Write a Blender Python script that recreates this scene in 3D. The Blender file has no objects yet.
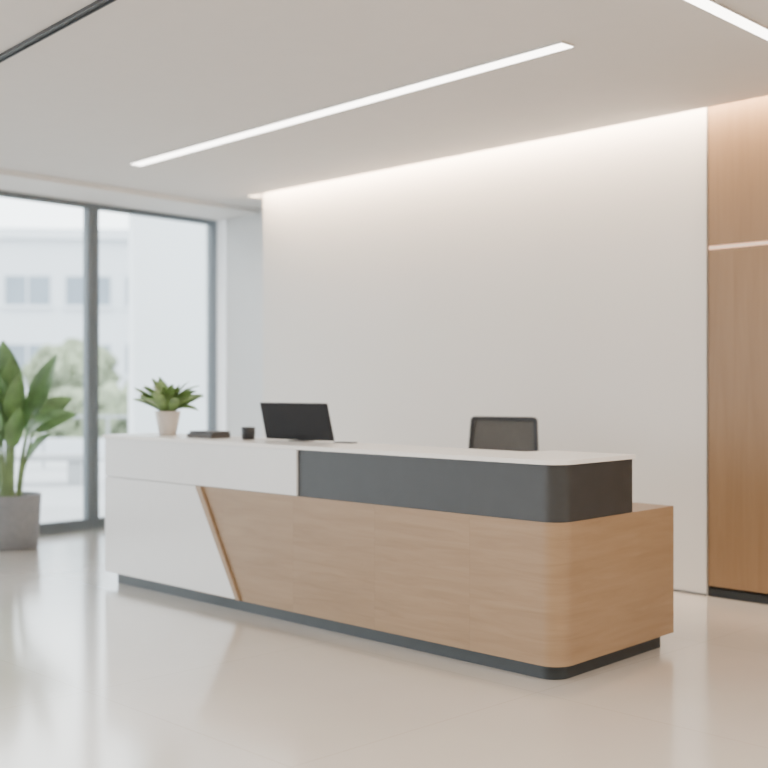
import bpy, math, random
from mathutils import Vector, Matrix
random.seed(4)
scene = bpy.context.scene
COL = scene.collection

# ------------------------------------------------------------------ materials
def new_mat(name):
    m = bpy.data.materials.new(name); m.use_nodes = True
    nt = m.node_tree
    return m, nt, nt.nodes["Principled BSDF"]

def plain(name, col, rough=0.5, metal=0.0, noise=0.04, scale=8.0, spec=0.5, bump=0.0):
    m, nt, b = new_mat(name)
    tc = nt.nodes.new("ShaderNodeTexCoord")
    n = nt.nodes.new("ShaderNodeTexNoise"); n.inputs["Scale"].default_value = scale
    n.inputs["Detail"].default_value = 4
    nt.links.new(tc.outputs["Object"], n.inputs["Vector"])
    r = nt.nodes.new("ShaderNodeValToRGB")
    r.color_ramp.elements[0].position = 0.3; r.color_ramp.elements[1].position = 0.7
    r.color_ramp.elements[0].color = [c*(1-noise) for c in col]+[1]
    r.color_ramp.elements[1].color = [min(1, c*(1+noise)) for c in col]+[1]
    nt.links.new(n.outputs["Fac"], r.inputs["Fac"])
    nt.links.new(r.outputs["Color"], b.inputs["Base Color"])
    b.inputs["Roughness"].default_value = rough
    b.inputs["Metallic"].default_value = metal
    b.inputs["Specular IOR Level"].default_value = spec
    if bump:
        bp = nt.nodes.new("ShaderNodeBump"); bp.inputs["Strength"].default_value = bump
        bp.inputs["Distance"].default_value = 0.002
        nt.links.new(n.outputs["Fac"], bp.inputs["Height"])
        nt.links.new(bp.outputs["Normal"], b.inputs["Normal"])
    return m

def emis(name, col, s):
    m, nt, b = new_mat(name)
    b.inputs["Base Color"].default_value = (*col, 1)
    b.inputs["Emission Color"].default_value = (*col, 1)
    b.inputs["Emission Strength"].default_value = s
    return m

def wood(name, c1, c2, vertical=False, panel=0.62, rough=0.42, shift=0.0, joint=0.12, vs=9):
    m, nt, b = new_mat(name)
    N = nt.nodes.new; L = nt.links.new
    tc = N("ShaderNodeTexCoord")
    sep = N("ShaderNodeSeparateXYZ"); L(tc.outputs["Object"], sep.inputs[0])
    sh = N("ShaderNodeMath"); sh.operation = 'ADD'; sh.inputs[1].default_value = shift
    L(sep.outputs["X"], sh.inputs[0])
    d = N("ShaderNodeMath"); d.operation = 'DIVIDE'; d.inputs[1].default_value = panel
    L(sh.outputs[0], d.inputs[0])
    fl = N("ShaderNodeMath"); fl.operation = 'FLOOR'; L(d.outputs[0], fl.inputs[0])
    wn = N("ShaderNodeTexWhiteNoise"); wn.noise_dimensions = '1D'; L(fl.outputs[0], wn.inputs["W"])
    off = N("ShaderNodeVectorMath"); off.operation = 'SCALE'; off.inputs["Scale"].default_value = 20
    L(wn.outputs["Color"], off.inputs[0])
    add = N("ShaderNodeVectorMath"); add.operation = 'ADD'
    L(tc.outputs["Object"], add.inputs[0]); L(off.outputs[0], add.inputs[1])
    mp = N("ShaderNodeMapping")
    mp.inputs["Scale"].default_value = (vs, vs, 0.6) if vertical else (1.2, 1.2, 13)
    L(add.outputs[0], mp.inputs["Vector"])
    n = N("ShaderNodeTexNoise"); n.inputs["Scale"].default_value = 1.6; n.inputs["Detail"].default_value = 8
    n.inputs["Roughness"].default_value = 0.6; n.inputs["Distortion"].default_value = 0.5
    L(mp.outputs[0], n.inputs["Vector"])
    r = N("ShaderNodeValToRGB")
    r.color_ramp.elements[0].position = 0.28; r.color_ramp.elements[1].position = 0.75
    r.color_ramp.elements[0].color = (*c1, 1); r.color_ramp.elements[1].color = (*c2, 1)
    L(n.outputs["Fac"], r.inputs["Fac"])
    mr = N("ShaderNodeMapRange"); mr.inputs["To Min"].default_value = 0.95; mr.inputs["To Max"].default_value = 1.06
    L(wn.outputs["Value"], mr.inputs["Value"])
    fr = N("ShaderNodeMath"); fr.operation = 'FRACT'; L(d.outputs[0], fr.inputs[0])
    lt = N("ShaderNodeMath"); lt.operation = 'LESS_THAN'; lt.inputs[1].default_value = 0.005; L(fr.outputs[0], lt.inputs[0])
    ml = N("ShaderNodeMath"); ml.operation = 'MULTIPLY'; ml.inputs[1].default_value = joint; L(lt.outputs[0], ml.inputs[0])
    sb = N("ShaderNodeMath"); sb.operation = 'SUBTRACT'; L(mr.outputs[0], sb.inputs[0]); L(ml.outputs[0], sb.inputs[1])
    sc = N("ShaderNodeVectorMath"); sc.operation = 'SCALE'
    L(r.outputs["Color"], sc.inputs[0]); L(sb.outputs[0], sc.inputs["Scale"])
    L(sc.outputs[0], b.inputs["Base Color"])
    b.inputs["Roughness"].default_value = rough
    bp = N("ShaderNodeBump"); bp.inputs["Strength"].default_value = 0.06; bp.inputs["Distance"].default_value = 0.002
    L(n.outputs["Fac"], bp.inputs["Height"]); L(bp.outputs["Normal"], b.inputs["Normal"])
    return m

WOOD = wood("desk_oak", (0.262, 0.166, 0.090), (0.345, 0.232, 0.138), False, 0.70, shift=-.13)
WOODV = wood("wall_oak", (0.225, 0.134, 0.066), (0.285, 0.178, 0.095), True, 0.62, shift=.05)
WOODL = wood("light_oak", (0.30, 0.20, 0.12), (0.36, 0.25, 0.16), False, 5)
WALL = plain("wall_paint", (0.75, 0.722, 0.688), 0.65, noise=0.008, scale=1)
WALLC = plain("wall_paint_daylight_tint", (0.71, 0.725, 0.735), 0.8, noise=0.01)  # bluish window light mixed into the paint colour beside the glazing
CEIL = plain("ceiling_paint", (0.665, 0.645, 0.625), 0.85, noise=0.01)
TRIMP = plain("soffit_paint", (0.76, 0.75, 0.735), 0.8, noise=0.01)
WHITE = plain("white_lacquer", (0.78, 0.78, 0.78), 0.22, noise=0.01)
QUARTZ = plain("white_quartz", (0.84, 0.82, 0.79), 0.3, noise=0.03, scale=60)
DARK = plain("anthracite_laminate", (0.027, 0.028, 0.029), 0.45, noise=0.08)
PLINTH = plain("plinth_laminate", (0.020, 0.026, 0.030), 0.45)
FRAME = plain("window_aluminium", (0.12, 0.145, 0.165), 0.45, noise=0.03)
BLACK = plain("black_plastic", (0.018, 0.019, 0.021), 0.4)
GREYP = plain("grey_plastic", (0.06, 0.065, 0.07), 0.5)
MATTE = plain("matte_monitor_plastic", (0.030, 0.031, 0.034), 0.85, spec=0.25)
CHROME = plain("brushed_metal", (0.5, 0.5, 0.5), 0.3, metal=1.0)
LEAF = plain("leaf_green", (0.14, 0.26, 0.10), 0.36, noise=0.35, scale=6)
LEAF2 = plain("small_leaf_green", (0.20, 0.32, 0.11), 0.4, noise=0.4, scale=14)
STEM = plain("stem_green", (0.19, 0.28, 0.12), 0.5, noise=0.2)
SOIL = plain("potting_soil", (0.04, 0.028, 0.02), 0.95, noise=0.5, scale=60, bump=0.8)
POTG = plain("grey_stoneware", (0.23, 0.235, 0.25), 0.75, noise=0.06, scale=20)
POTC = plain("cream_ceramic", (0.66, 0.60, 0.55), 0.5, noise=0.05)
PAPER = plain("paper", (0.10, 0.09, 0.085), 0.8)
LED = emis("warm_led", (1.0, 0.95, 0.89), 9.0)
LEDC = emis("cove_led", (1.0, 0.82, 0.64), 12.0)
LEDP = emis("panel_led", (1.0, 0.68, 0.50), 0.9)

def floor_mat():
    m, nt, b = new_mat("polished_stone_tiles")
    N = nt.nodes.new; L = nt.links.new
    tc = N("ShaderNodeTexCoord"); mp = N("ShaderNodeMapping")
    mp.inputs["Rotation"].default_value = (0, 0, math.radians(45.5))
    mp.inputs["Location"].default_value = (0.35, 0.2, 0)
    L(tc.outputs["Object"], mp.inputs["Vector"])
    br = N("ShaderNodeTexBrick"); br.offset = 0.0; br.squash = 1
    br.inputs["Scale"].default_value = 1.0
    br.inputs["Brick Width"].default_value = 1.5; br.inputs["Row Height"].default_value = 1.5
    br.inputs["Mortar Size"].default_value = 0.005; br.inputs["Mortar Smooth"].default_value = 0.4
    br.inputs["Color1"].default_value = (0.69, 0.638, 0.578, 1)
    br.inputs["Color2"].default_value = (0.68, 0.628, 0.568, 1)
    br.inputs["Mortar"].default_value = (0.62, 0.57, 0.51, 1)
    L(mp.outputs[0], br.inputs["Vector"])
    n = N("ShaderNodeTexNoise"); n.inputs["Scale"].default_value = 1.1; n.inputs["Detail"].default_value = 5
    L(mp.outputs[0], n.inputs["Vector"])
    r = N("ShaderNodeValToRGB")
    r.color_ramp.elements[0].position = .3; r.color_ramp.elements[1].position = .7
    r.color_ramp.elements[0].color = (.94, .94, .94, 1); r.color_ramp.elements[1].color = (1, 1, 1, 1)
    L(n.outputs["Fac"], r.inputs["Fac"])
    mx = N("ShaderNodeMix"); mx.data_type = 'RGBA'; mx.blend_type = 'MULTIPLY'; mx.inputs[0].default_value = 1
    L(br.outputs["Color"], mx.inputs[6]); L(r.outputs["Color"], mx.inputs[7])
    L(mx.outputs[2], b.inputs["Base Color"])
    b.inputs["Specular IOR Level"].default_value = 1.0
    b.inputs["Coat Weight"].default_value = 1.0; b.inputs["Coat Roughness"].default_value = 0.13
    rr = N("ShaderNodeMapRange"); rr.inputs["To Min"].default_value = 0.16; rr.inputs["To Max"].default_value = 0.26
    L(n.outputs["Fac"], rr.inputs["Value"]); L(rr.outputs[0], b.inputs["Roughness"])
    return m
FLOOR = floor_mat()

def glass_mat():
    m = bpy.data.materials.new("window_glass"); m.use_nodes = True
    nt = m.node_tree; nt.nodes.clear()
    o = nt.nodes.new("ShaderNodeOutputMaterial"); mx = nt.nodes.new("ShaderNodeMixShader")
    t = nt.nodes.new("ShaderNodeBsdfTransparent"); t.inputs[0].default_value = (0.96, 0.985, 0.99, 1)
    g = nt.nodes.new("ShaderNodeBsdfGlossy"); g.inputs["Roughness"].default_value = 0.02
    f = nt.nodes.new("ShaderNodeFresnel"); f.inputs[0].default_value = 1.2
    nt.links.new(f.outputs[0], mx.inputs[0]); nt.links.new(t.outputs[0], mx.inputs[1]); nt.links.new(g.outputs[0], mx.inputs[2])
    nt.links.new(mx.outputs[0], o.inputs[0])
    return m
GLASS = glass_mat()

def mesh_fabric():
    m, nt, b = new_mat("chair_mesh_fabric")
    b.inputs["Base Color"].default_value = (0.075, 0.073, 0.07, 1); b.inputs["Roughness"].default_value = 0.8
    tc = nt.nodes.new("ShaderNodeTexCoord"); v = nt.nodes.new("ShaderNodeTexVoronoi"); v.inputs["Scale"].default_value = 160
    nt.links.new(tc.outputs["Object"], v.inputs["Vector"])
    mr = nt.nodes.new("ShaderNodeMapRange"); mr.inputs["From Min"].default_value = .2; mr.inputs["From Max"].default_value = .5
    mr.inputs["To Min"].default_value = 0.75; mr.inputs["To Max"].default_value = 1
    nt.links.new(v.outputs["Distance"], mr.inputs["Value"]); nt.links.new(mr.outputs[0], b.inputs["Alpha"])
    return m
MESHF = mesh_fabric()

# ------------------------------------------------------------------ helpers
def finish(o, parent=None, bevel=0.0, smooth=False, seg=2):
    COL.objects.link(o)
    if parent is not None: o.parent = parent
    if bevel:
        md = o.modifiers.new("bevel", 'BEVEL'); md.width = bevel; md.segments = seg
        md.limit_method = 'ANGLE'; md.angle_limit = math.radians(40)
    if smooth:
        for p in o.data.polygons: p.use_smooth = True
    return o

def mk(name, verts, faces, mat, parent=None, bevel=0.0, smooth=False, loc=None, rotz=0.0, seg=2):
    me = bpy.data.meshes.new(name); me.from_pydata([tuple(v) for v in verts], [], faces)
    import bmesh
    bm = bmesh.new(); bm.from_mesh(me); bmesh.ops.recalc_face_normals(bm, faces=bm.faces); bm.to_mesh(me); bm.free()
    me.materials.append(mat); me.update()
    o = bpy.data.objects.new(name, me)
    if loc is not None: o.location = loc
    o.rotation_euler = (0, 0, rotz)
    return finish(o, parent, bevel, smooth, seg)

def smooth_sides(o):
    if hasattr(o.data, "shade_smooth"): o.data.shade_smooth()
    if hasattr(o.data, "set_sharp_from_angle"): o.data.set_sharp_from_angle(angle=math.radians(25))
    return o

def empty(name, loc, rotz=0.0, parent=None):
    o = bpy.data.objects.new(name, None); o.empty_display_size = 0.1
    o.location = loc; o.rotation_euler = (0, 0, rotz)
    COL.objects.link(o)
    if parent: o.parent = parent
    return o

def prism_data(pts, z0, z1):
    n = len(pts)
    v = [(p[0], p[1], z0) for p in pts]+[(p[0], p[1], z1) for p in pts]
    f = [list(range(n))[::-1], list(range(n, 2*n))]+[[i, (i+1) % n, n+(i+1) % n, n+i] for i in range(n)]
    return v, f
def prism(name, pts, z0, z1, mat, **k):
    v, f = prism_data(pts, z0, z1); return mk(name, v, f, mat, **k)
def yprism(name, pts, y0, y1, mat, **k):
    v, f = prism_data(pts, y0, y1); v = [(a, c, b) for a, b, c in v]; return mk(name, v, f, mat, **k)
def xprism(name, pts, x0, x1, mat, **k):
    v, f = prism_data(pts, x0, x1); v = [(c, a, b) for a, b, c in v]; return mk(name, v, f, mat, **k)
def box(name, x0, x1, y0, y1, z0, z1, mat, **k):
    return prism(name, [(x0, y0), (x1, y0), (x1, y1), (x0, y1)], z0, z1, mat, **k)

def multi(name, parts, mat, **k):
    V = []; F = []
    for v, f in parts:
        b = len(V); V += v; F += [[i+b for i in q] for q in f]
    return mk(name, V, F, mat, **k)
def bdata(x0, x1, y0, y1, z0, z1):
    return prism_data([(x0, y0), (x1, y0), (x1, y1), (x0, y1)], z0, z1)

def lathe(name, prof, mat, seg=40, **k):
    V = []; F = []
    for r, z in prof:
        for i in range(seg):
            a = 2*math.pi*i/seg; V.append((r*math.cos(a), r*math.sin(a), z))
    n = len(prof)
    for j in range(n-1):
        for i in range(seg):
            F.append([j*seg+i, j*seg+(i+1) % seg, (j+1)*seg+(i+1) % seg, (j+1)*seg+i])
    F.append(list(range(seg))[::-1]); F.append([(n-1)*seg+i for i in range(seg)])
    return mk(name, V, F, mat, smooth=True, **k)

def fillet(c, p_prev, p_next, r, n=16):
    c = Vector(c); a = (Vector(p_prev)-c).normalized(); b = (Vector(p_next)-c).normalized()
    out = []
    for i in range(n+1):
        ang = i/n*math.pi/2
        out.append(tuple(c + a*r*(1-math.sin(ang)) + b*r*(1-math.cos(ang))))
    return out

def struct(o): o["kind"] = "structure"; return o
def thing(o, label, cat, group=None):
    o["label"] = label; o["category"] = cat
    if group: o["group"] = group
    return o

# ------------------------------------------------------------------ frames of the room
FO = Vector((2.216, 7.866)); FX = Vector((.6916, -.7223)); FY = Vector((.7223, .6916)); FA = math.atan2(FX.y, FX.x)
WO = Vector((-3.59, 10.75)); WX = Vector((.6536, .7568)); WA = math.atan2(WX.y, WX.x)
def F(x, y): p = FO+FX*x+FY*y; return (p.x, p.y)
def W(t, o=0.0): p = WO+WX*t+Vector((-.7568, .6536))*o; return (p.x, p.y)
CZ = 3.305; GAP = .14; WZ = 3.262
FL = (FO.x, FO.y, 0); WL = (WO.x, WO.y, 0)
CR = (8.5, -5.0); CL = W(-12, .1)

struct(prism("floor", [CL, W(3.6, .1), F(3.5, 1.3), (8.5, 3), CR, (CL[0], -5)], -0.05, 0, FLOOR))
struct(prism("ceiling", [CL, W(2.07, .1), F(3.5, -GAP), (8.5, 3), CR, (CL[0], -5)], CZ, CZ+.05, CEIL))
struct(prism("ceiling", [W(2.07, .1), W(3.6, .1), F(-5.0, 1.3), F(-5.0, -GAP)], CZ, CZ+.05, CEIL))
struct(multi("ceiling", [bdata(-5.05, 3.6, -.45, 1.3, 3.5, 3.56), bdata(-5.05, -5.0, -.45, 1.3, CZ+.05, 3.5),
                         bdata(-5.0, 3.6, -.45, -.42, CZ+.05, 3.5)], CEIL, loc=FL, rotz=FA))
struct(box("wall_back", -6.2, 3.6, .46, .56, 0, 3.5, WALLC, loc=FL, rotz=FA))
struct(box("wall_back", -4.944, -0.012, 0, .25, 0, 3.5, WALL, loc=FL, rotz=FA))
struct(box("wall_right", .012, 3.5, -.015, .25, .075, 2.365, WOODV, loc=FL, rotz=FA))
struct(box("wall_right", .012, 3.5, -.015, .25, 2.39, 3.5, WOODV, loc=FL, rotz=FA))
# enclosing walls of the lobby (beside and behind the viewpoint)
struct(prism("wall_right", [F(3.5, 1.3), (8.5, 3), (8.6, 3.0), (5.6, 6.5)], 0, CZ, WALL))
struct(box("wall_right", 8.5, 8.6, -5, 3, 0, CZ, WALL))
struct(box("wall_front", CL[0], 8.6, -5.1, -5, 0, CZ, WALL))
struct(box("trim_1", .012, 3.5, -.008, .25, 2.365, 2.39, LEDP, loc=FL, rotz=FA))
struct(box("trim_2", -.012, .012, .02, .25, 0, 3.5, BLACK, loc=FL, rotz=FA))
struct(box("baseboard_right", .012, 3.5, .01, .25, 0, .055, PLINTH, loc=FL, rotz=FA))
struct(box("shadow_gap_back", -4.944, -.012, -.006, 0, 0, .012, GREYP, loc=FL, rotz=FA))  # dark strip drawn in place of the shadow gap at the wall foot
struct(box("wall_left", 2.66, 2.9, 0, .2, 0, 3.40, WALLC, loc=WL, rotz=WA))
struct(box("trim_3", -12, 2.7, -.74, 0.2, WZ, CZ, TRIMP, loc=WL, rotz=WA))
def window(idx, t0, t1):
    z0, z1 = 0, WZ; w = .062
    e = struct(empty("window_%d" % idx, (*W(t0), 0), WA)); L = t1-t0
    multi("frame", [bdata(0, w, 0, .09, z0, z1), bdata(L-w, L, 0, .09, z0, z1),
                    bdata(w, L-w, 0, .09, z0, z0+.10), bdata(w, L-w, 0, .09, z1-.05, z1)], FRAME, parent=e)
    box("glass_pane", w-.01, L-w+.01, .045, .057, .09, z1-.045, GLASS, parent=e)
window(1, -1.10, 1.035); window(2, 1.04, 2.655)
for k in range(5): window(3+k, -3.24-2.14*k, -1.105-2.14*k)

# ------------------------------------------------------------------ lights (real fittings)
def linear_light(name, p0, p1, w, label, mat=LED):
    a = Vector(p0); b = Vector(p1); L = (b-a).length; ang = math.atan2((b-a).y, (b-a).x)
    e = thing(empty(name, (a.x, a.y, CZ), ang), label, "ceiling light")
    box("diffuser", 0, L, -w/2, w/2, -.016, -.002, mat, parent=e, bevel=.004)
    multi("housing", [bdata(-.004, L+.004, -w/2-.004, -w/2, -.012, 0), bdata(-.004, L+.004, w/2, w/2+.004, -.012, 0),
                      bdata(-.004, 0, -w/2, w/2, -.012, 0), bdata(L, L+.004, -w/2, w/2, -.012, 0)], CEIL, parent=e)
linear_light("linear_ceiling_light", (-2.085, 9.67), (.998, 6.25), .10, "long slim glowing linear light fitted on the ceiling above the desk")
linear_light("linear_ceiling_light", (.72, 4.70), (2.555, 6.63), .08, "slim glowing linear ceiling light near the oak wall")
a = Vector((-2.84, 7.30)); b = Vector((.135, 3.81))
e = thing(empty("ceiling_track", (a.x, a.y, CZ), math.atan2((b-a).y, (b-a).x)), "thin dark track rail running across the white ceiling", "ceiling track")
Lt = (b-a).length
multi("track_rail", [bdata(0, Lt, -.025, -.017, -.018, 0), bdata(0, Lt, .017, .025, -.018, 0), bdata(0, Lt, -.017, .017, -.008, 0)], GREYP, parent=e)

def area(name, loc, rot, sx, sy, power, col):
    l = bpy.data.lights.new(name, 'AREA'); l.shape = 'RECTANGLE'; l.size = sx; l.size_y = sy
    l.energy = power; l.color = col
    o = bpy.data.objects.new(name, l); o.location = loc; o.rotation_euler = rot; COL.objects.link(o); return o
cv = thing(empty("cove_light_strip", (*F(-.75, -.12), 3.46), FA), "warm led strip hidden in the cove above the white wall", "cove light")
box("led_strip", -4.2, 4.2, -.02, .02, 0, .01, LEDC, parent=cv)
p = F(-.75, -.12); area("cove_wash", (p[0], p[1], 3.45), (0, 0, FA), 8.4, .04, 280, (1, .78, .58))

# ------------------------------------------------------------------ reception desk
DO = (.842, 5.52, 0); DA = math.atan2(-.709, .705)
def D(u, v, z=0):
    c, s = math.cos(DA), math.sin(DA); return (DO[0]+c*u-s*v, DO[1]+s*u+c*v, z)
desk = thing(empty("reception_desk", DO, DA), "long white, anthracite and oak reception desk with a rounded corner", "reception desk")
K = -.05
def foot(x0, y0, x1, inset, yb, yi, xi, r):
    c = (x1-inset, y0)
    endp = (x1-inset+K*(yb-y0), yb)
    return [(x0, y0)]+fillet(c, (x0, y0), endp, r)+[endp, (xi, yb), (xi, yi), (x0, yi)]
WT = .777; CB = 1.058; CT = 1.080
XL = -4.08; XJ = -1.930; XT = -2.95; XB = -2.515
smooth_sides(prism("oak_base_panel", foot(XT-.03, 0, 0, 0, 1.125, .12, -.5, .115), .078, WT, WOOD, parent=desk))["label"] = "warm oak veneer base panel with rounded corner"
smooth_sides(prism("fascia", foot(XJ, .006, 0, .006, .69, .1, -.35, .11), WT, CB, DARK, parent=desk))["label"] = "anthracite upper fascia with rounded corner"
cpts = [(XL-.012, -.022)]+fillet((.008, -.012), (XL, -.022), (.008+K*.70, .70), .12)+[(.008+K*.70, .70), (-.55, .70), (-.60, .50), (XL-.012, .50)]
smooth_sides(prism("countertop", cpts, CB, CT, QUARTZ, parent=desk))["label"] = "thin white stone countertop"
yprism("front_panel", [(XL, WT+.003), (XJ, WT+.003), (XJ, CB), (XL, CB)], -.008, .02, WHITE, parent=desk, bevel=.002)["label"] = "glossy white upper front panel"
yprism("front_panel", [(XL, .083), (XB, .083), (XT, WT-.002), (XL, WT-.002)], -.008, .02, WHITE, parent=desk, bevel=.002)["label"] = "glossy white lower front panel with slanted edge"
yprism("edge_trim", [(XB, .080), (XB+.045, .080), (XT+.062, WT-.001), (XT, WT-.001)], -.020, .0, WOODL, parent=desk, bevel=.006)["label"] = "oak slanted edge strip"
xprism("side_panel", [(.02, .083), (.96, .083), (.96, .75), (.48, .75), (.48, CB), (.02, CB)], XL+.002, XL+.04, WHITE, parent=desk, bevel=.002)
box("carcass", XL+.04, XT-.03, .02, .06, .083, CB, WHITE, parent=desk)
box("carcass", XT-.03, XJ, .02, .06, WT, CB, WHITE, parent=desk)
box("worktop", XL+.04, -.5, .12, .96, .72, .75, QUARTZ, parent=desk, bevel=.002)
smooth_sides(prism("plinth", foot(XL+.08, .05, 0, .05, 1.06, .98, -.6, .10), 0, .080, PLINTH, parent=desk))
box("storage_pedestal", XL+.06, XL+.5, .3, .94, .083, .72, WHITE, parent=desk, bevel=.003)

# ------------------------------------------------------------------ monitor
mon = thing(empty("computer_monitor", D(-2.345, .36, CT), math.radians(-36)), "black low desktop monitor seen from behind on the white counter", "monitor")
prism("base", [(-.07, -.015), (.07, -.015), (.06, .10), (-.06, .10)], 0, .005, BLACK, parent=mon, bevel=.001)
xprism("neck", [(.035, .005), (.055, .005), (.02, .09), (-.012, .15), (-.016, .12), (.0, .07)], -.03, .03, BLACK, parent=mon, bevel=.002)
hd = empty("display", (0, -.012, .129), 0, mon); hd.rotation_euler = (math.radians(15), 0, 0)
hh = .125; hw = .288
mv = [(-hw, .0, -hh), (hw, .0, -hh), (hw-.008, .0, hh), (-hw, .0, hh),
      (-hw+.006, -.012, -hh+.004), (hw-.006, -.012, -hh+.004), (hw-.014, -.012, hh-.004), (-hw+.006, -.012, hh-.004),
      (-.15, -.018, -.085), (.15, -.018, -.085), (.15, -.018, .065), (-.15, -.018, .065)]
mf = [[0, 1, 2, 3], [0, 4, 5, 1], [1, 5, 6, 2], [2, 6, 7, 3], [3, 7, 4, 0], [4, 8, 9, 5], [5, 9, 10, 6], [6, 10, 11, 7], [7, 11, 8, 4], [8, 11, 10, 9]]
mk("back_shell", mv, mf, MATTE, parent=hd, bevel=.002)
box("screen", -hw+.006, hw-.015, .0, .004, -hh+.006, hh-.006, GREYP, parent=hd)

# ------------------------------------------------------------------ objects on counter
def notebook(u, v, z, w, d, h, rot, mat, label):
    e = thing(empty("notebook", D(u, v, z), DA+rot), label, "notebook", "notebooks on the counter")
    t = .003
    multi("cover", [bdata(-w/2, w/2, -d/2, d/2, 0, t), bdata(-w/2, w/2, -d/2, d/2, h-t, h), bdata(-w/2, -w/2+t, -d/2, d/2, t, h-t)], mat, parent=e)
    box("pages", -w/2+t, w/2-.004, -d/2+.003, d/2-.003, t, h-t, PAPER, parent=e)
notebook(-3.16, .25, CT, .28, .17, .028, .0, BLACK, "black notebook lying on the white counter")
notebook(-3.155, .255, CT+.028, .26, .15, .018, .02, GREYP, "dark grey notebook stacked on a black one")
notebook(-1.96, .42, CT, .13, .08, .007, .1, GREYP, "thin dark notebook lying beside the monitor")
cup = thing(empty("cup", D(-2.76, .28, CT)), "small matte black cup on the white counter", "cup")
lathe("body", [(.036, 0), (.043, .004), (.046, .04), (.047, .082), (.043, .082), (.041, .04), (.034, .01), (.002, .008)], BLACK, seg=32, parent=cup)

# ------------------------------------------------------------------ plants
def leaf_data(base, azim, length, width, pitch0, droop, fold=0.25, n=10, roll=0.0, peak=.75):
    V = []; Fc = []
    pos = Vector(base); step = length/n
    H = Vector((math.cos(azim), math.sin(azim), 0)); S0 = Vector((-math.sin(azim), math.cos(azim), 0))
    for i in range(n+1):
        t = i/n; pt = pitch0-droop*t
        dr = H*math.cos(pt)+Vector((0, 0, 1))*math.sin(pt)
        nrm = (-H*math.sin(pt)+Vector((0, 0, 1))*math.cos(pt))
        S = S0*math.cos(roll)+nrm*math.sin(roll); Nn = nrm*math.cos(roll)-S0*math.sin(roll)
        wd = width*0.5*(math.sin(math.pi*min(1, t**peak*0.97+.03)))**0.8 if 0 < t < 1 else width*.03
        V += [tuple(pos-S*wd+Nn*wd*fold), tuple(pos-S*wd*.5+Nn*wd*fold*.35), tuple(pos), tuple(pos+S*wd*.5+Nn*wd*fold*.35), tuple(pos+S*wd+Nn*wd*fold)]
        if i < n: pos = pos+dr*step
    for i in range(n):
        for j in range(4):
            a = i*5+j; Fc.append([a, a+1, a+6, a+5])
    return V, Fc

def tube_data(pts, r0, r1, seg=8):
    V = []; Fc = []; n = len(pts)
    for i, p in enumerate(pts):
        p = Vector(p); q = Vector(pts[min(i+1, n-1)]); o = Vector(pts[max(i-1, 0)])
        d = (q-o).normalized(); x = d.cross(Vector((.3, .9, .1))).normalized(); y = d.cross(x)
        r = r0+(r1-r0)*i/(n-1)
        for k in range(seg):
            a = 2*math.pi*k/seg; V.append(tuple(p+x*r*math.cos(a)+y*r*math.sin(a)))
    for i in range(n-1):
        for k in range(seg):
            Fc.append([i*seg+k, i*seg+(k+1) % seg, (i+1)*seg+(k+1) % seg, (i+1)*seg+k])
    return V, Fc

sp = thing(empty("potted_plant", D(-3.70, .28, CT)), "small leafy green plant in a cream ceramic pot on the counter", "potted plant")
lathe("pot", [(.054, 0), (.062, .004), (.079, .09), (.092, .168), (.093, .174), (.086, .174), (.082, .155), (.002, .152)], POTC, parent=sp)
lathe("soil", [(.002, .153), (.081, .153), (.080, .161), (.002, .165)], SOIL, parent=sp)
leaves = []
for i in range(52):
    az = i*2.39996+random.uniform(-.25, .25); k = i/52
    leaves.append(leaf_data((.03*math.cos(az), .03*math.sin(az), .16), az, random.uniform(.21, .31), random.uniform(.055, .075),
                            1.56-.95*k+random.uniform(-.1, .1), .4+.8*random.random(), fold=.2, peak=1.1, roll=random.uniform(-.8, .8)))
multi("foliage", leaves, LEAF2, parent=sp, smooth=True)

bp_ = thing(empty("floor_plant", (-3.31, 10.2, 0)), "tall broad-leaved plant in a round grey planter beside the window", "potted plant")
lathe("planter", [(.225, 0), (.233, .006), (.25, .25), (.262, .465), (.262, .475), (.242, .475), (.235, .43), (.002, .428)], POTG, seg=56, parent=bp_)
lathe("soil", [(.002, .43), (.234, .43), (.232, .442), (.002, .45)], SOIL, parent=bp_)
stems = []; blades = []
spec = [  # azimuth, stem length, lean, blade len, width, pitch, droop, roll
    (-95, .80, .04, .60, .30, 1.54, .15, .1), (-12, .76, .18, .58, .24, 1.20, .12, 1.3), (200, .80, .20, .58, .28, 1.2, .4, -1.2),
    (-5, .62, .24, .42, .18, .62, .6, 1.2), (-60, .70, .12, .46, .24, 1.35, .4, .5), (150, .66, .30, .50, .22, .9, 1.0, -1.1),
    (250, .60, .20, .46, .24, 1.2, .5, -.3), (30, .66, .22, .42, .20, .95, .7, 1.2), (-30, .56, .20, .40, .16, .9, .9, 1.1),
    (300, .46, .14, .42, .20, 1.3, .5, .4), (-110, .70, .08, .50, .28, 1.45, .3, -.3),
    (180, .50, .35, .42, .18, .7, 1.0, -1), (5, .60, .10, .45, .20, 1.4, .3, 1.2), (-80, .50, .08, .42, .20, 1.48, .3, .2),
    (-20, .36, .30, .36, .13, 1.1, .8, 1.0), (-70, .76, .05, .50, .26, 1.5, .2, .6), (-130, .42, .12, .42, .2, 1.4, .4, -.2)]
for az, sl, lean, bl, bw, bpz, dr, rl in spec:
    a = math.radians(az); H = Vector((math.cos(a), math.sin(a), 0)); pts = []
    p = Vector((.08*math.cos(a), .08*math.sin(a), .435)); m = 8
    for i in range(m+1):
        pts.append(tuple(p)); ln = lean*(.4+1.2*i/m)
        p = p+(H*math.sin(ln)+Vector((0, 0, 1))*math.cos(ln))*(sl/m)
    stems.append(tube_data(pts, .015, .008))
    blades.append(leaf_data(pts[-1], a, bl, bw, bpz, dr, fold=.2, n=14, roll=rl))
multi("stems", stems, STEM, parent=bp_, smooth=True)
multi("foliage", blades, LEAF, parent=bp_, smooth=True)

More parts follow.
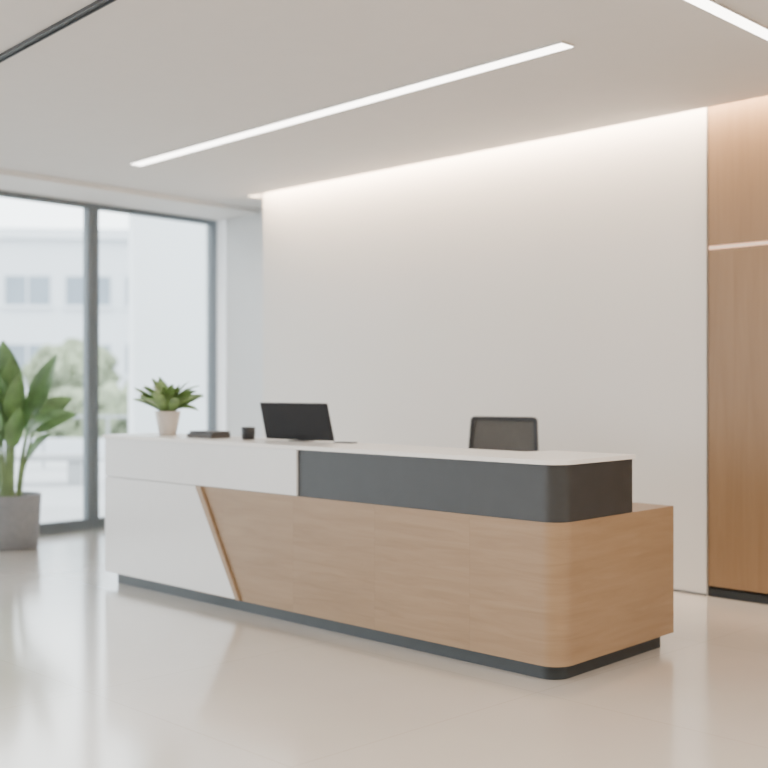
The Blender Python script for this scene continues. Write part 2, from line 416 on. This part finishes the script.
# ------------------------------------------------------------------ office chair
ch = thing(empty("office_chair", D(-1.56, 1.34, 0), DA+math.radians(20)), "black office chair with a mesh backrest behind the desk", "office chair")
base_parts = []
for i in range(5):
    a = i*2*math.pi/5+.3; c, s = math.cos(a), math.sin(a)
    v, f = bdata(.02, .30, -.02, .02, .055, .09)
    v = [(x*c-y*s, x*s+y*c, z+(.03 if x < .1 else 0)) for x, y, z in v]; base_parts.append((v, f))
multi("star_base", base_parts, BLACK, parent=ch, bevel=.004)
for i in range(5):
    a = i*2*math.pi/5+.3
    w = lathe("caster", [(.012, -.022), (.028, -.02), (.03, 0), (.028, .02), (.012, .022)], BLACK, seg=20, parent=ch)
    w.location = (.29*math.cos(a), .29*math.sin(a), .03); w.rotation_euler = (math.pi/2, 0, a)
lathe("gas_lift", [(.03, .08), (.03, .25), (.018, .251), (.018, .43)], CHROME, seg=20, parent=ch)
prism("seat", [(-.22, -.24), (.22, -.24), (.25, -.18), (.25, .20), (.20, .24), (-.20, .24), (-.25, .20), (-.25, -.18)], .43, .50, GREYP, parent=ch, bevel=.02, seg=4)
xprism("back_support", [(.10, .40), (.30, .40), (.33, .72), (.30, .72), (.27, .43), (.10, .43)], -.03, .03, BLACK, parent=ch, bevel=.004)
def backcurve(x, z):
    return .245+.07*(z-.6)+.03*(1-(x/.25)**2)*.6
def rr(w0, w1, z0, z1, r, n=6):
    cs = [(w1-r, z1-r, 0), (-(w1-r), z1-r, 90), (-(w0-r), z0+r, 180), (w0-r, z0+r, 270)]; out = []
    for cx, cz, a0 in cs:
        for i in range(n+1):
            a = math.radians(a0+90*i/n); out.append((cx+r*math.cos(a), cz+r*math.sin(a)))
    return out
outer = rr(.27, .238, .60, 1.228, .03); inner = rr(.245, .213, .62, 1.202, .02); n = len(outer)
V = []
for yo in (-.010, .014):
    for (x, z) in outer: V.append((x, backcurve(x, z)+yo, z))
    for (x, z) in inner: V.append((x, backcurve(x, z)+yo, z))
Fc = []
for i in range(n):
    j = (i+1) % n
    Fc += [[i, j, n+j, n+i], [2*n+i, 3*n+i, 3*n+j, 2*n+j], [i, 2*n+i, 2*n+j, j], [n+i, n+j, 3*n+j, 3*n+i]]
mk("backrest_frame", V, Fc, BLACK, parent=ch, bevel=.002)
V = []; Fc = []; nx, nz = 12, 10
for j in range(nz+1):
    z = .615+(1.212-.615)*j/nz; w_ = .257-.031*(j/nz)-.004
    for i in range(nx+1):
        x = -w_+2*w_*i/nx; V.append((x, backcurve(x, z)+.003, z))
for j in range(nz):
    for i in range(nx):
        a = j*(nx+1)+i; Fc.append([a, a+1, a+nx+2, a+nx+1])
mk("backrest_mesh", V, Fc, MESHF, parent=ch, smooth=True)
for sx in (-1, 1):
    multi("armrest", [bdata(sx*.27-.02, sx*.27+.02, -.02, .02, .42, .66), bdata(sx*.27-.035, sx*.27+.035, -.16, .12, .66, .69),
                      bdata(min(sx*.2, sx*.27), max(sx*.2, sx*.27), -.02, .02, .415, .435)], BLACK, parent=ch, bevel=.008)

# ------------------------------------------------------------------ exterior
GROUND = plain("paving", (0.44, 0.45, 0.46), 0.8, noise=.08, scale=.6)
FACADE = plain("pale_facade", (0.62, 0.655, 0.69), 0.8, noise=.02, scale=.3)
RENDERW = plain("white_render", (0.70, 0.735, 0.755), 0.8, noise=.02, scale=.3)
EWIN = plain("facade_glass", (0.22, 0.265, 0.31), 0.3, noise=.12, scale=.5)
HEDGE = plain("tree_foliage", (0.25, 0.29, 0.19), 0.9, noise=.3, scale=1.6)
BARK = plain("bark", (0.3, 0.26, 0.23), 0.9)
RAIL = plain("painted_steel", (0.34, 0.36, 0.38), 0.5)
struct(box("floor", -70, 40, -20, 90, -.30, -.06, GROUND))
bd = thing(empty("office_building", (-9.5, 44, -.06), math.radians(6)), "pale office building with rows of windows across the street", "building")
box("facade", -13, 9, 0, 12, 0, 7.2, FACADE, parent=bd)
box("roof_parapet", -13.2, 9.2, -.25, .2, 7.0, 7.4, FACADE, parent=bd)
for r, (za, zb) in enumerate([(4.5, 5.6), (1.9, 3.0)]):
    for i in range(9):
        x = -11.6+i*2.25
        w = box("window", x, x+1.65, -.05, .05, za, zb, EWIN, parent=bd)
        box("window_mullion", x+.79, x+.86, -.08, -.05, za, zb, FACADE, parent=w)
        box("window_sill", x-.1, x+1.75, -.14, 0, za-.14, za, FACADE, parent=w)
def crown_mesh(name, sx, sy, sz, cz, n, rad, seed):
    import bmesh
    rnd = random.Random(seed); bm = bmesh.new()
    for i in range(n):
        t = bmesh.ops.create_icosphere(bm, subdivisions=2, radius=rad*rnd.uniform(.6, 1.2))
        a = rnd.uniform(0, 6.283); q = math.sqrt(rnd.random()); zz = rnd.uniform(-1, 1)
        off = Vector((sx*q*math.cos(a)*math.sqrt(1-.6*zz*zz), sy*q*math.sin(a)*math.sqrt(1-.6*zz*zz), cz+sz*zz))
        for v in t['verts']:
            v.co = v.co*(1+.25*rnd.uniform(-1, 1))+off
    me = bpy.data.meshes.new(name); bm.to_mesh(me); bm.free(); me.materials.append(HEDGE)
    return bpy.data.objects.new(name, me)
def tree(x, y, h, r, s):
    e = thing(empty("tree", (x, y, -.06)), "leafy green street tree outside the window", "tree", "street trees")
    lathe("trunk", [(.14, 0), (.10, h*.3), (.06, h*.62)], BARK, seg=12, parent=e)
    finish(crown_mesh("crown", r*.8, r*.8, h*.27, h*.66, 80, r*.26, s), e)
tree(-11.9, 32, 2.3, 1.35, 1); tree(-8.9, 33, 2.6, 1.35, 2); tree(-5.9, 32, 2.3, 1.35, 3)
hedge = thing(crown_mesh("hedge", 4.6, .45, .55, .6, 260, .28, 9), "clipped pale green hedge outside the window", "hedge")
hedge.location = (-9.5, 28.5, 0); finish(hedge)
thing(box("garden_wall", -19, -4.5, 24, 24.3, -.06, .30, FACADE), "low white garden wall outside the window", "garden wall")
st = thing(empty("stone_bench", (-5.6, 17.2, -.06), .2), "low pale concrete bench on the paving outside", "bench")
box("seat_slab", -1.3, 1.3, -.25, .25, .36, .46, GROUND, parent=st, bevel=.01)
for sx in (-.95, .95): box("leg", sx-.1, sx+.1, -.2, .2, 0, .36, GROUND, parent=st)
rl = thing(empty("terrace_railing", (-8.4, 20.5, -.06), .05), "grey steel terrace railing outside the window", "railing")
box("handrail", 0, 4.6, -.03, .03, .90, .95, RAIL, parent=rl)
box("bottom_rail", 0, 4.6, -.02, .02, .12, .16, RAIL, parent=rl)
for i in range(5): box("post", i*1.14, i*1.14+.04, -.02, .02, 0, .90, RAIL, parent=rl)
pr = thing(empty("facade_pier", (-2.98, 16.6, -.06), math.radians(20)), "broad white rendered pier standing outside the window", "pier")
box("shaft", -.66, .62, -.3, .3, 0, 6.2, RENDERW, parent=pr, bevel=.01)
box("footing", -.70, .66, -.34, .34, 0, .25, GROUND, parent=pr)

# ------------------------------------------------------------------ world + camera
w = bpy.data.worlds.new("World"); scene.world = w; w.use_nodes = True
bg = w.node_tree.nodes["Background"]; bg.inputs[0].default_value = (.93, .97, 1, 1); bg.inputs[1].default_value = 6.2

for i, (x, y) in enumerate([(-1.5, 3.2), (2.4, 3.2), (-1.5, 0), (2.8, 0), (5.8, 1.5)]):  # fill lights added out of view to brighten the lobby
    e = thing(empty("fill_downlight", (x, y, CZ)), "round fill light added on the ceiling out of view", "ceiling light", "added fill lights")
    lathe("trim_ring", [(.30, -.012), (.32, -.008), (.32, 0), (.30, 0)], CEIL, parent=e)
    o = area("fill_lamp", (0, 0, -.03), (0, 0, 0), .5, .5, 95, (1, .88, .75)); o.parent = e

cam = bpy.data.cameras.new("camera"); co = bpy.data.objects.new("camera", cam); COL.objects.link(co)
co.location = (0, 0, 1.45); co.rotation_euler = (math.pi/2, 0, 0)
cam.sensor_width = 36; cam.lens = 36*1150/768
cam.dof.use_dof = True; cam.dof.focus_distance = 5.2; cam.dof.aperture_fstop = 1.4
scene.camera = co
